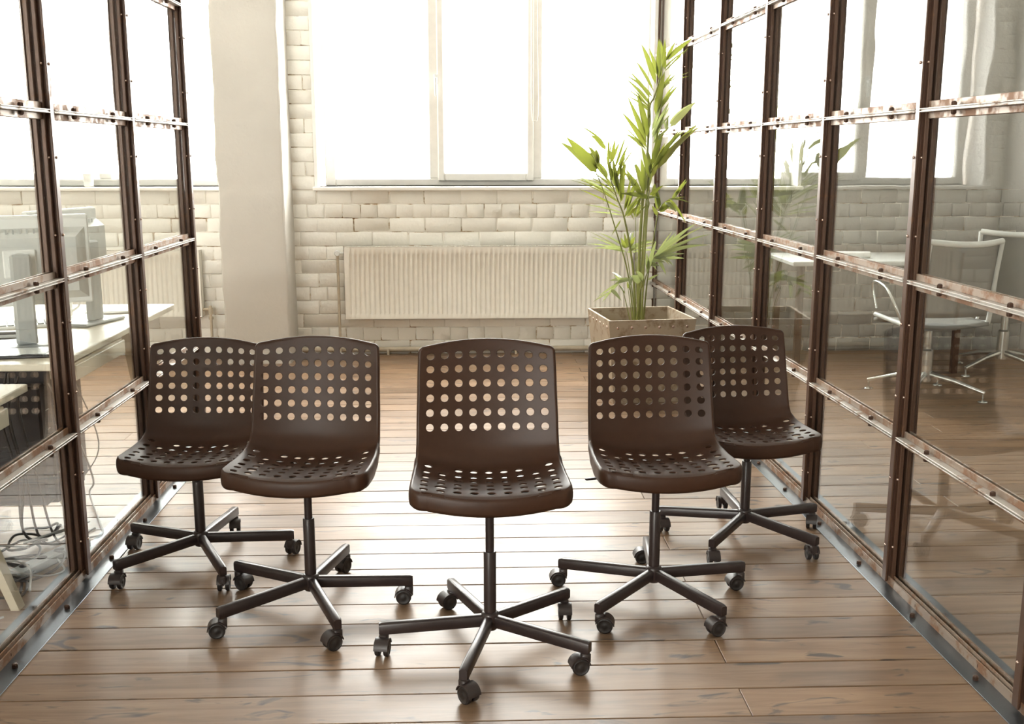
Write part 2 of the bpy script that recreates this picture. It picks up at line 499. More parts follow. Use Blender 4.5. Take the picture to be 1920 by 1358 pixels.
# ------------------------------------------------------------------ windows
def window(name, a, b_, y, muls, handle_x=None, z0=SILL, z1=WTOP, sill=None, fw=.075):
    fr = MB()
    yf0, yf1 = y, y + .07
    fr.cbox(a, a + fw, yf0, yf1, z0, z1, .006); fr.cbox(b_ - fw, b_, yf0, yf1, z0, z1, .006)
    fr.cbox(a + fw, b_ - fw, yf0, yf1, z0, z0 + .05, .006); fr.cbox(a + fw, b_ - fw, yf0, yf1, z1 - .07, z1, .006)
    o = fr.build(name, M['frame_white']); struct(o)
    edges = [a + fw] + [e for mx in muls for e in (mx - .045, mx + .045)] + [b_ - fw]
    for mx in muls:
        MB().cbox(mx - .045, mx + .045, yf0, yf1, z0 + .05, z1 - .07, .006).build('mullion', M['frame_white'], o)
    for i in range(0, len(edges), 2):
        xa, xb = edges[i], edges[i + 1]
        if handle_x is not None and xa - .1 < handle_x < xb:      # opening sash with its own frame
            s = MB(); sw = .05; ys = y - .022
            s.cbox(xa - .03, xa + sw - .03, ys, ys + .05, z0 + .03, z1 - .05, .008); s.cbox(xb - sw + .03, xb + .03, ys, ys + .05, z0 + .03, z1 - .05, .008)
            s.cbox(xa + sw - .03, xb - sw + .03, ys, ys + .05, z0 + .03, z0 + .09, .008); s.cbox(xa + sw - .03, xb - sw + .03, ys, ys + .05, z1 - .11, z1 - .05, .008)
            so = s.build('sash', M['frame_white'], o)
            h = MB(); h.cbox(handle_x - .014, handle_x + .014, ys - .012, ys, 1.86, 1.93, .004); h.cbox(handle_x - .009, handle_x + .009, ys - .045, ys - .03, 1.78, 1.905, .004)
            h.cbox(handle_x - .007, handle_x + .007, ys - .035, ys - .01, 1.885, 1.90, .002)
            h.build('handle', M['white_plastic'], so)
        MB().box(xa, xb, y + .03, y + .036, z0 + .05, z1 - .07).build('pane', M['glass'], o)
    if sill:
        MB().cbox(sill[0], sill[1], YB - .045, y + .01, z0 - .028, z0, .006).build('window_sill', M['sill'], o)
    return o
WY = YB + .17
w1 = window('window_1', WINS_BACK[1][0] + .03, WINS_BACK[1][1], WY, [-.255, .448], -.245, sill=(-1.092, 1.262))
# roller blind pull cord beside the right mullion
cord = MB().tube(spline([(.41, WY - .03, 2.9), (.412, WY - .03, 2.2), (.415, WY - .03, 1.68), (.437, WY - .03, 1.62), (.462, WY - .03, 1.68), (.455, WY - .03, 2.2), (.45, WY - .03, 2.9)], 6), .0022, 6)
cord.build('pull_cord', M['frame_white'], w1, 60)
w2 = window('window_2', WINS_BACK[0][0], WINS_BACK[0][1], WY, [-2.55, -3.24], None, sill=(-4.0, -1.655))
w3 = window('window_3', WINS_BACK[2][0], WINS_BACK[2][1], WY, [], None, sill=(1.33, 2.30))
for i, (a, b_) in enumerate(WINS_FRONT_FILL):
    window('window_%d' % (i + 4), a, b_, YF - .2, [(a + b_) / 2], None, z0=.9)  # added window out of view, there for fill light

# ------------------------------------------------------------------ radiators
def radiator(name, x0, x1, z0, z1, label, valve_side):
    o = thing(name, label, 'radiator', ((x0 + x1) / 2, YB - .03, z0))
    w, h = x1 - x0, z1 - z0; hw = w / 2
    # pressed front panel: real vertical flutes
    m = MB(); pitch = .0333; nf = int((w - .06) / pitch); xs = []
    st = -nf * pitch / 2
    cols = [(-hw, 0), (st - .004, 0)]
    for i in range(nf):
        b0 = st + i * pitch
        cols += [(b0 + .003, 0), (b0 + .008, 1), (b0 + .020, 1), (b0 + .026, 0)]
    cols += [(hw, 0)]
    zs = [(0, 0), (.035, 0), (.046, 1), (h - .058, 1), (h - .046, 0), (h, 0)]
    yf = -.075
    vs = [(x, yf + .011 * d * e, z) for z, e in zs for x, d in cols]
    n = len(cols)
    m.add(vs, [(r * n + c, r * n + c + 1, (r + 1) * n + c + 1, (r + 1) * n + c) for r in range(len(zs) - 1) for c in range(n - 1)])
    m.build('front_panel', M['radiator'], o, 50)
    s = MB(); s.box(-hw, -hw + .002, yf, -.005, 0, h); s.box(hw - .002, hw, yf, -.005, 0, h); s.box(-hw, hw, -.02, -.012, .01, h - .01)
    s.box(-hw, hw, yf, -.012, 0, .002)
    s.build('casing', M['radiator'], o)
    g = MB(); g.box(-hw, hw, yf, yf + .006, h - .002, h + .001); g.box(-hw, hw, -.018, -.012, h - .002, h + .001)
    for i in range(int(w / .02)): g.box(-hw + i * .02, -hw + i * .02 + .006, yf, -.012, h - .002, h)
    g.build('top_grille', M['radiator'], o)
    for x in (-hw * .75, hw * .75):
        MB().box(x - .02, x + .02, -.014, .0145, h * .2, h * .8).build('bracket', M['radiator'], o)
    return o, hw, h
ra, hw, h = radiator('radiator', -.885, 1.115, .262, .765, 'long white ribbed panel radiator under the middle window', -1)
v = MB().lathe([(.0, -.03), (.016, -.03), (.020, -.02), (.020, .012), (.016, .02), (0, .02)], 14, Matrix.Translation((-hw - .045, -.05, h - .045)) @ Matrix.Rotation(R(90), 4, 'X'), False)
v.tube([(-hw - .045, -.05, h - .045), (-hw, -.05, h - .045)], .009, 8)
vo = v.build('valve', M['white_plastic'], ra, 50)
MB().tube([(-hw - .045, -.045, h - .05), (-hw - .045, -.045, -.262)], .0095, 8).build('riser_pipe', M['pipe'], ra, 50)
rb, hw, h = radiator('radiator', -3.6, -1.865, .285, .745, 'white panel radiator beside the pillar, behind the glass partition', 1)
v = MB().tube([(hw - .01, -.05, .05), (hw + .055, -.05, .05)], .011, 8)
v.tube([(hw + .05, -.05, .075), (hw + .05, -.05, -.285)], .010, 8)
v.lathe([(.017, -.02), (.017, .02)], 8, Matrix.Translation((hw + .05, -.05, .04)))
v.lathe([(.016, 0), (.016, .02)], 8, Matrix.Translation((hw + .05, -.05, -.02)))
v.build('valve', M['pipe'], rb, 50)
bpz = MB().tube([(-1.225, YB - .035, .038), (1.22, YB - .035, .038)], .017, 10)
for x in (-.6, .3, 1.0): bpz.box(x - .008, x + .008, YB - .055, YB, .0, .045)
tag(bpz.build('heating_pipe', M['pipe'], None, 50), 'cream heating pipe along the foot of the brick wall', 'pipe')

# ------------------------------------------------------------------ glass partitions
ZR = [.50, 1.005, 1.525, 2.045, 2.565, 3.085]
RIVET = MB().lathe([(.0045, 0), (.0045, .002), (.003, .004), (0.0008, .005)], 8).mesh('rivet', M['rivet'], 40)
BOLT = MB().lathe([(.0085, 0), (.0085, .009), (.006, .012), (.001, .0135)], 6).mesh('bolt', M['bolt'], 30)
def partition(name, label, p0, ys, side):
    """p0(y) -> x of the glass; side = direction of the corridor (+1: corridor lies at +x)"""
    (ya, xa), (yb, xb) = p0
    fx = lambda y: xa + (xb - xa) * (y - ya) / (yb - ya)
    ang = -math.atan2(xb - xa, yb - ya)
    root = thing(name, label, 'partition', (xa, ya, 0), ang)
    root['kind'] = 'structure'
    cs = math.cos(ang)
    L = [(y - ya) / cs for y in ys]              # local y of mullions
    L.sort()
    lo, hi = L[0] - .02, L[-1] + .02
    MB().cbox(-.078, .078, lo, hi, 0.0005, .0030, .0008).build('floor_plate', M['plate_metal'], root)
    c = MB(); c.cbox(-.020, .020, lo, hi, .0030, .012, .002)
    for sx in (-1, 1):
        c.box(sx * .020 - .002, sx * .020 + .002, lo, hi, .0030, .030); c.box(sx * .009 - .0015, sx * .009 + .0015, lo, hi, .012, .036)
    bt = c.build('bottom_channel', M['bead_metal'], root)
    top = MB().cbox(-.03, .03, lo, hi, ZR[-1] - .01, ZR[-1] + .04, .004).build('top_rail', M['steel_brown'], root)
    hd = MB().cbox(-.04, .04, lo, hi, ZR[-1] + .04, ZC, .004).build('header_panel', M['paint'], root)
    for y in L:
        m = MB()
        m.cbox(-.030, .030, y - .0075, y + .0075, .012, ZR[-1], .002)       # web
        m.cbox(-.034, -.027, y - .015, y + .015, .012, ZR[-1], .002)         # flanges
        m.cbox(.027, .034, y - .015, y + .015, .012, ZR[-1], .002)
        for sx in (-1, 1):                                                   # glazing angles either side of the glass
            m.cbox(sx * .012 - .007, sx * .012 + .007, y - .026, y + .026, .012, ZR[-1], .002)
        mo = m.build('mullion', M['steel_brown'], root)
        zz = [0] + ZR
        for a, b_ in zip(zz, zz[1:]):
            for t in (.27, .73):
                z = a + (b_ - a) * t
                for sx, yy, rot in ((side * .034, y + .003, (0, R(90) * side, 0)), (side * .019, y - .021, (0, R(90) * side, 0))):
                    link('rivet', RIVET, mo, (sx, yy, z), rot)
    for a, b_ in zip(L, L[1:]):
        a2, b2 = a + .0255, b_ - .0255
        for z in ZR[:-1]:
            m = MB()
            m.cbox(-.036, .036, a + .016, b_ - .016, z - .0062, z - .0022, .001)
            m.cbox(-.036, .036, a + .016, b_ - .016, z + .0018, z + .0058, .001)
            m.box(-.030, .030, a + .016, b_ - .016, z - .0022, z + .0018)
            ro = m.build('rail', M['rail_metal'], root)
            q = MB()
            for sx in (-1, 1):
                q.cbox(sx * .0085 - .003, sx * .0085 + .003, a2, b2, z + .0058, z + .027, .001)
                q.cbox(sx * .0085 - .003, sx * .0085 + .003, a2, b2, z - .025, z - .0062, .001)
            q.build('glazing_bead', M['bead_metal'], ro)
            for t in (.26, .74):
                yy = a + (b_ - a) * t
                link('bolt', BOLT, ro, (side * .024, yy, z + .0055)); link('bolt', BOLT, ro, (side * .024, yy, z - .006), (math.pi, 0, 0))
        for t in (.26, .74):
            yy = a + (b_ - a) * t
            link('bolt', BOLT, bt, (side * .0145, yy, .012)); link('bolt', BOLT, root, (side * .052, yy - .05, .0028))
        zz = [.012] + ZR
        for za, zb in zip(zz, zz[1:]):
            MB().box(-.0025, .0025, a + .008, b_ - .008, za + .006, zb - .0065).build('pane', M['glass'], root)
    return root
partition('glass_partition', 'steel framed glass partition beside the desks', ((3.36, -1.325), (4.99, -1.325)),
          [4.99, 4.19, 3.39, 2.59, 1.79, .99, .19], 1)
partition('glass_partition', 'steel framed glass partition reaching the window wall behind the palm', ((3.24, 1.384), (7.40, 1.281)),
          [7.405, 6.545, 5.67, 4.855, 4.06, 3.24, 2.42, 1.6, .78], -1)

# ------------------------------------------------------------------ perforated swivel chairs
SH_PROF = [(-.198, .0405), (-.180, .0445), (-.150, .0445), (-.100, .040), (-.050, .0355), (0, .033), (.045, .0335),
           (.085, .0395), (.115, .055), (.138, .082), (.150, .115), (.160, .160), (.171, .215), (.181, .27), (.191, .33), (.198, .392)]
def shell_mesh():
    P = [Vector((0, y, z)) for y, z in SH_PROF]
    C = spline(P, 10); S = [0]
    for a, b_ in zip(C, C[1:]): S.append(S[-1] + (b_ - a).length)
    TOT = S[-1]
    def at(s):
        s = max(0, min(TOT, s)); lo = 0
        for i in range(len(S) - 1):
            if S[i + 1] >= s: lo = i; break
        t = (s - S[lo]) / max(1e-9, S[lo + 1] - S[lo])
        return C[lo].lerp(C[lo + 1], t), (C[lo + 1] - C[lo]).normalized()
    s_back0 = next(S[i] for i, c in enumerate(C) if c.z > .122)
    hwk = [(0, .210), (.06, .2115), (.12, .2105), (.2, .2065), (.27, .2015), (.33, .1985), (.42, .197), (.55, .194), (TOT, .1915)]
    def hw(s):
        for (a, x), (b_, y) in zip(hwk, hwk[1:]):
            if s <= b_:
                t = (s - a) / (b_ - a); t = t * t * (3 - 2 * t); return x + (y - x) * t
        return hwk[-1][1]
    PB = (TOT - .017 - s_back0) / 6
    PS, S0 = .0445, .016
    seat_rows = [S0 + i * PS for i in range(7)]
    mid0 = seat_rows[-1]
    back_rows = [s_back0 + i * PB for i in range(7)]
    rows = [0, .007] + seat_rows + [mid0 + (s_back0 - mid0) * i / 4 for i in range(1, 4)] + back_rows + [TOT - .011, TOT - .005, TOT]
    i_seat = rows.index(seat_rows[0]); i_back = rows.index(back_rows[0])
    UM = .952
    cols = [-1.0] + [-UM + 2 * UM * i / 9 for i in range(10)] + [1.0]
    def warp(u, s):
        p, tg = at(s)
        w = hw(s)
        up = max(0, (s - mid0) / (TOT - mid0))                 # 0 on the seat, 1 at the top
        m = .020                                               # rounded top corners
        if s > TOT - m:
            t = (s - (TOT - m)) / m
            w -= m * (1 - math.sqrt(max(0, 1 - t * t))) * .95
        m = .040                                               # rounded front corners
        if s < m:
            t = 1 - s / m
            w -= m * (1 - math.sqrt(max(0, 1 - t ** 2.2)))
        nrm = Vector((0, -tg.z, tg.y))                         # towards the sitter
        seat_t = 1 - min(1, max(0, s / mid0))
        dish = .034 * (1 - up) * (.35 + .65 * (1 - seat_t)) + .030 * up * (1 - .35 * up)
        q = p + nrm * (dish * u * u)
        q.x = u * w
        q.y += .030 * max(0, 1 - s / .12) * u * u              # front edge bows
        cr = max(0, (s - back_rows[3]) / (TOT - back_rows[3]))
        q.z -= .020 * cr ** 2.5 * u * u                        # crown of the top edge
        return q
    bm = bmesh.new(); cache = {}
    def V(u, s):
        k = (round(u, 5), round(s, 6))
        if k not in cache: cache[k] = bm.verts.new(warp(u, s))
        return cache[k]
    SUB = 4
    for i in range(len(rows) - 1):
        s0, s1 = rows[i], rows[i + 1]
        for j in range(len(cols) - 1):
            u0, u1 = cols[j], cols[j + 1]
            seat = i_seat <= i < i_seat + 6; back = i_back <= i < i_back + 6
            hole = (seat or back) and 1 <= j <= 9
            if seat and i == i_seat + 5 and j in (2, 8): hole = False
            rad = .0114
            if seat and i == i_seat + 1 and j in (2, 8): rad = .0165
            if not hole:
                for a in range(SUB):
                    for b_ in range(SUB):
                        ua, ub = u0 + (u1 - u0) * a / SUB, u0 + (u1 - u0) * (a + 1) / SUB
                        sa, sb = s0 + (s1 - s0) * b_ / SUB, s0 + (s1 - s0) * (b_ + 1) / SUB
                        bm.faces.new((V(ua, sa), V(ub, sa), V(ub, sb), V(ua, sb)))
            else:
                per = [(a / SUB, 0) for a in range(SUB)] + [(1, a / SUB) for a in range(SUB)] + [(1 - a / SUB, 1) for a in range(SUB)] + [(0, 1 - a / SUB) for a in range(SUB)]
                um, sm = (u0 + u1) / 2, (s0 + s1) / 2; w = hw(sm)
                outer = [V(u0 + (u1 - u0) * x, s0 + (s1 - s0) * y) for x, y in per]
                rings = []
                for x, y in per:
                    an = math.atan2(y - .5, x - .5)
                    rings.append((math.cos(an) * rad / w, math.sin(an) * rad))
                mids = [bm.verts.new(warp(um + c * 1.17, sm + d * 1.17)) for c, d in rings]
                inn = [bm.verts.new(warp(um + c, sm + d)) for c, d in rings]
                n = len(per)
                for k in range(n):
                    k2 = (k + 1) % n
                    bm.faces.new((outer[k], outer[k2], mids[k2], mids[k])); bm.faces.new((mids[k], mids[k2], inn[k2], inn[k]))
    bmesh.ops.recalc_face_normals(bm, faces=bm.faces[:])
    bm.normal_update()
    f = min(bm.faces, key=lambda f: (f.calc_center_median() - Vector((0, 0, .033))).length)
    if f.normal.z < 0: bmesh.ops.reverse_faces(bm, faces=bm.faces[:])
    bm.normal_update()
    # turned-down skirt all round: deep at the seat front, shallow behind the back
    def fine(seq): return [a + (b_ - a) * k / SUB for a, b_ in zip(seq, seq[1:]) for k in range(SUB)]
    fu, fs_ = fine(cols), fine(rows)
    loop = [(u, 0) for u in fu] + [(1.0, s) for s in fs_] + [(u, TOT) for u in [-x for x in fu]] + [(-1.0, s) for s in ([TOT] + fs_[:0:-1])]
    def depth(u, s):
        if s <= .10: return .046
        if s < s_back0: t = (s - .10) / (s_back0 - .10); return .046 + (.013 - .046) * t * t * (3 - 2 * t)
        return .013
    prev = None; L = len(loop); base_v = [V(u, s) for u, s in loop]
    def nrm_at(u, s):
        u = max(-.96, min(.96, u)); s = max(.012, min(TOT - .012, s)); e = .004
        a = warp(u + e, s) - warp(u - e, s); b_ = warp(u, s + e) - warp(u, s - e)
        return a.cross(b_).normalized()
    nrmls = [nrm_at(u, s) for u, s in loop]
    rings = [base_v]
    outs = []
    for i in range(L):
        tgt = (base_v[(i + 1) % L].co - base_v[i - 1].co).normalized()
        o_ = tgt.cross(nrmls[i]).normalized()
        ref = Vector((loop[i][0], 0, 0)) if 0 < loop[i][1] < TOT else (Vector((loop[i][0] * .6, -1, 0)) if loop[i][1] == 0 else Vector((loop[i][0] * .6, 0, 1)))
        if o_.dot(ref) < 0: o_ = -o_
        outs.append(o_)
    for fo, fd in ((.0035, .06), (.0062, .20), (.0078, .5), (.0074, .8), (.0060, 1.0)):
        ring = []
        for i, (u, s) in enumerate(loop):
            d = depth(u, s); k = 1.0 if d > .02 else .75
            down = -nrmls[i]
            if s < s_back0: down = (down * (s / s_back0) + Vector((0, 0, -1)) * (1 - s / s_back0)).normalized()
            ring.append(bm.verts.new(base_v[i].co + outs[i] * fo * k + down * d * fd))
        rings.append(ring)
    for ra_, rb_ in zip(rings, rings[1:]):
        for i in range(L):
            i2 = (i + 1) % L
            bm.faces.new((ra_[i], ra_[i2], rb_[i2], rb_[i]))
    bmesh.ops.recalc_face_normals(bm, faces=bm.faces[:])
    bm.normal_update(); bm.faces.ensure_lookup_table()
    f = min(bm.faces, key=lambda f: (f.calc_center_median() - Vector((0, 0, .033))).length)
    if f.normal.z < 0: bmesh.ops.reverse_faces(bm, faces=bm.faces[:])
    bm.normal_update()
    me = bpy.data.meshes.new('shell'); bm.to_mesh(me); bm.free()
    me.materials.append(M['shell'])
    me.polygons.foreach_set('use_smooth', [True] * len(me.polygons))
    me.set_sharp_from_angle(angle=R(48))
    return me
SHELL = shell_mesh()
def caster_meshes():
    # local: pivot at origin top (z=.055), wheel centre trails to -x, axle along y
    cx, cz, r = -.016, .0245, .0245
    hood = MB(); n = 12
    a0, a1 = R(12), R(178)
    for y0, y1, ro, ri in ((-.020, .020, .0285, .0255),):
        vs = []; 
        for i in range(n + 1):
            a = a0 + (a1 - a0) * i / n
            for rr in (ri, ro):
                for y in (y0, y1): vs.append((cx + rr * math.cos(a), y, cz + rr * math.sin(a)))
        fs = []
        for i in range(n):
            o = i * 4; p = o + 4
            fs += [(o + 2, o + 3, p + 3, p + 2), (o, p, p + 1, o + 1), (o, o + 2, p + 2, p), (o + 1, p + 1, p + 3, o + 3)]
        fs += [(0, 1, 3, 2), (n * 4, n * 4 + 2, n * 4 + 3, n * 4 + 1)]
        hood.add(vs, fs)
    hood.cbox(-.012, .0135, -.0125, .0125, .030, .060, .004)
    hood.cbox(cx - .012, .0135, -.0045, .0045, .024, .050, .003)
    hood.tube([(0, 0, .055), (0, 0, .072)], .008, 10)
    hm = hood.mesh('caster', M['caster'], 45)
    wh = MB().lathe([(.010, -.0070), (.019, -.0072), (.0235, -.0055), (r, -.002), (r, .0025), (.0235, .0058), (.020, .0068), (.019, .0058), (.008, .0052), (.006, .0066), (.001, .0068)], 24,
                    Matrix.Rotation(R(-90), 4, 'X'))
    wm = wh.mesh('wheel', M['wheel'], 45)
    return hm, wm, (cx, cz)
CAST, WHEEL, (WCX, WCZ) = caster_meshes()
def arm_mesh():
    # along +x from the hub to r = .318, slightly falling; rounded top
    m = MB(); n = 9
    prof = [(-.0115, -.034), (-.0125, -.031), (-.0125, -.006), (-.0095, -.0015), (-.005, 0), (.005, 0), (.0095, -.0015), (.0125, -.006), (.0125, -.031), (.0115, -.034)]
    xs = [(.020, .1045, 1), (.17, .099, 1), (.308, .0945, 1), (.3165, .0938, .86)]
    k = len(prof); vs = []; fs = []
    for x, zt, sc_ in xs:
        for y, z in prof: vs.append((x, y * sc_, zt - .017 + (z + .017) * (sc_ if sc_ < 1 else 1)))
    for i in range(len(xs) - 1):
        for j in range(k):
            j2 = (j + 1) % k; fs.append((i * k + j, i * k + j2, (i + 1) * k + j2, (i + 1) * k + j))
    fs += [tuple(range(k)), tuple(range((len(xs) - 1) * k, len(xs) * k))]
    m.add(vs, fs)
    return m.mesh('base_arm', M['base_metal'], 40)
ARM = arm_mesh()
HUB = MB().lathe([(.010, .058), (.020, .060), (.0245, .066), (.0255, .096), (.0255, .106), (.021, .112), (.0178, .113)], 24).mesh('hub', M['base_metal'], 40)
TUBE = MB().lathe([(.0178, .108), (.0178, .292), (.0165, .2945), (.0125, .2945)], 24).mesh('column_tube', M['base_metal'], 40)
SCREW = MB().lathe([(.009, -.004), (.009, 0), (.006, .002), (.001, .0025)], 12).mesh('screw', M['base_metal'], 40)
def piston_mesh(top): return MB().lathe([(.0122, .28), (.0122, top)], 20).mesh('piston', M['base_metal'], 40)
def chair(label, x, y, base_deg, cast, seat_z, seat_deg, lever=None, shx=0.0):
    """seat_z: height of the lip's lower edge; seat_deg: turn of the seat (0 faces the camera side, -y)"""
    t = thing('swivel_chair', label, 'chair', (x, y, 0), 0, 'perforated swivel chairs drawn up in a wedge')
    link('hub', HUB, t); link('column_tube', TUBE, t); link('piston', piston_mesh(seat_z + .008), t)
    sr = R(seat_deg)
    sh = link('shell', SHELL, t, (shx, 0, seat_z), (0, 0, sr))
    sm = sh.modifiers.new('thickness', 'SOLIDIFY'); sm.thickness = .0045; sm.offset = -1
    br = MB(); br.cbox(-.055, .055, -.085, .085, seat_z + .006, seat_z + .020, .004)
    for sx in (-1, 1):
        br.cbox(sx * .105 - .055, sx * .105 + .055, -.12, -.085, seat_z + .012, seat_z + .024, .003)
        br.cbox(sx * .085 - .035, sx * .085 + .035, .05, .08, seat_z + .010, seat_z + .022, .003)
    bo = br.build('seat_bracket', M['base_metal'], t); bo.rotation_euler = (0, 0, sr)
    Ms = Matrix.Rotation(sr, 3, 'Z')
    for sx in (-1, 1):
        link('screw', SCREW, t, Ms @ Vector((sx * .137, -.105, seat_z + .030)))
    if lever is not None:
        d = R(lever)
        e = Vector((math.cos(d), math.sin(d), 0))
        lv = MB().tube([e * .03 + Vector((0, 0, seat_z + .004)), e * .19 + Vector((0, 0, seat_z - .002))], .0042, 8)
        lv.cbox(.19, .24, -.006, .006, -.003, .003, .0015, Matrix.Translation((0, 0, seat_z - .002)) @ Matrix.Rotation(d, 4, 'Z'))
        lv.build('height_lever', M['base_metal'], t, 50)
    for i in range(5):
        a = R(base_deg + 72 * i)
        link('base_arm', ARM, t, None, (0, 0, a))
        c = link('caster', CAST, t, (.303 * math.cos(a), .303 * math.sin(a), 0), (0, 0, R(cast[i])))
        for sy in (-1, 1):
            link('wheel', WHEEL, c, (WCX, sy * .0125, WCZ), (0, 0, 0 if sy > 0 else math.pi))
    return t
# caster angle: direction (deg) the wheel's front points to; 90 / -90 shows both wheels, 0 / 180 shows a disc
chair('dark perforated swivel chair with low seat beside the desk partition', -.951, 3.519, -135.5, [85, -85, -110, 100, 80], .361, -3)
chair('dark perforated swivel chair whose back overlaps the low chair by the desk partition', -.512, 3.122, -139.8, [10, 35, 0, 60, 150], .432, -5.5)
chair('dark perforated swivel chair with the highest seat, at the tip of the wedge', .042, 2.826, -175.7, [80, 130, 10, 90, 30], .472, 1)
chair('dark perforated swivel chair with a height lever showing under its seat', .568, 3.148, -131.0, [170, 20, 10, 0, 0], .424, 3.5, lever=197, shx=.010)
chair('dark perforated swivel chair with low seat beside the long partition', 0.996, 3.682, -124.8, [90, -90, 70, -90, 100], .366, 7)

# ------------------------------------------------------------------ potted palm
PC = Vector((.968, 6.03, 0)); PROT = R(7.5)
palm = thing('potted_palm', 'tall green palm in a square tapered metal planter by the window', 'plant', PC, PROT)
def planter():
    hb, ht, H_ = .205, .253, .485; wt = .013
    root = bpy.data.objects.new('planter', None)
    sides = []
    for k in range(4):
        Mk = Matrix.Rotation(k * math.pi / 2, 4, 'Z')
        m = MB()
        vs = [(-hb, -hb, 0.001), (hb, -hb, 0.001), (ht, -ht, H_), (-ht, -ht, H_),
              (-hb + wt, -hb + wt, 0.001), (hb - wt, -hb + wt, 0.001), (ht - wt, -ht + wt, H_), (-ht + wt, -ht + wt, H_)]
        m.add([Mk @ Vector(p) for p in vs], [(0, 1, 2, 3), (5, 4, 7, 6), (3, 2, 6, 7), (1, 0, 4, 5), (0, 3, 7, 4), (2, 1, 5, 6)])
        o = m.build('planter_side', M['planter'], palm)
        for i in range(6):
            x = -.20 + .08 * i
            link('rivet', RIVET, o, Mk @ Vector((x, -ht + .0045, H_ - .042)), (R(96), 0, k * math.pi / 2)).scale = (2.0, 2.0, .8)
    MB().box(-hb + .01, hb - .01, -hb + .01, hb - .01, .002, .015).build('planter_base', M['planter'], palm)
    m = MB(); n = 16; hs = .235; vs = []
    for i in range(n + 1):
        for j in range(n + 1):
            x, y = -hs + 2 * hs * i / n, -hs + 2 * hs * j / n
            vs.append((x, y, .375 + .02 * noise.noise((x * 12, y * 12, 3))))
    m.add(vs, [(i * (n + 1) + j, (i + 1) * (n + 1) + j, (i + 1) * (n + 1) + j + 1, i * (n + 1) + j + 1) for i in range(n) for j in range(n)])
    m.build('soil', M['soil'], palm, 180)
planter()
PINV = (Matrix.Translation(PC) @ Matrix.Rotation(PROT, 4, 'Z')).inverted()
PYC = 6.03
def A(x, y): return (1040 + x / 4.85, 60 + y / 4.85)       # notes taken on two enlarged views of the plant
def B(x, y): return (1060 + x / 4.527, 320 + y / 4.527)
def leaf(parent, b, t, w, pale=False, sag=.06, dy0=0.0, dy1=0.0, roll=None):
    p0 = on_y(b[0], b[1], PYC + dy0); p1 = on_y(t[0], t[1], PYC + dy1)
    for _ in range(12):                                    # keep every tip on this side of the glass
        if p1.x < 1.384 - .0248 * (p1.y - 3.24) - .06: break
        dy1 -= .05; p1 = on_y(t[0], t[1], PYC + dy1)
    p0 = PINV @ p0; p1 = PINV @ p1
    L = (p1 - p0).length; d = (p1 - p0).normalized()
    up = Vector((0, 0, 1)); side = d.cross(Vector((0, 1, 0)))
    if side.length < .1: side = Vector((1, 0, 0))
    side.normalize()
    ro = random.uniform(-.75, .75) if roll is None else roll
    side = (side * math.cos(ro) + Vector((0, 1, 0)) * math.sin(ro)).normalized()
    nrm = d.cross(side).normalized()
    n = 8; vs = []; W = 1.08 * w * PYC / F_PX
    for i in range(n + 1):
        s_ = i / n
        c = p0.lerp(p1, s_) + up * (sag * L * 4 * s_ * (1 - s_)) * (1 if sag > 0 else 1)
        hwid = W / 2 * (math.sin(math.pi * min(1, s_ ** .62 * .98 + .02)) ** .8 if 0 < s_ < 1 else .04)
        vs += [c - side * hwid + nrm * hwid * .35, c, c + side * hwid + nrm * hwid * .35]
    fs = []
    for i in range(n):
        o = i * 3
        fs += [(o, o + 1, o + 4, o + 3), (o + 1, o + 2, o + 5, o + 4)]
    MB().add(vs, fs).build('leaflet', M['leaf_pale' if pale else 'leaf'], parent, 180, False)
def frond(stem, r0, r1, leaves, dy=(0, 0), pale=False):
    """stem: px points base -> tip; leaves: (base px, tip px, width px[, pale])"""
    n = len(stem)
    pts = [PINV @ on_y(p[0], p[1], PYC + dy[0] + (dy[1] - dy[0]) * i / max(1, n - 1)) for i, p in enumerate(stem)]
    pts = spline(pts, 6)
    rs = [r0 + (r1 - r0) * i / (len(pts) - 1) for i in range(len(pts))]
    o = MB().tube(pts, rs, 7).build('frond', M['stem'], palm, 60)
    for lf in leaves:
        b, t, w = lf[:3]; pl = lf[3] if len(lf) > 3 else pale
        leaf(o, b, t, w, pl, random.uniform(.02, .07), dy[1], dy[1] + random.uniform(-.13, .10))
        if random.random() < .62 and w < 20:
            j = lambda p, k: (p[0] + random.uniform(-k, k), p[1] + random.uniform(-k, k))
            leaf(o, j(b, 5), j(t, 12), w * .8, pl, random.uniform(.02, .07), dy[1] + .04, dy[1] + random.uniform(.0, .22))
base = lambda dx: (1196 + dx, 604)
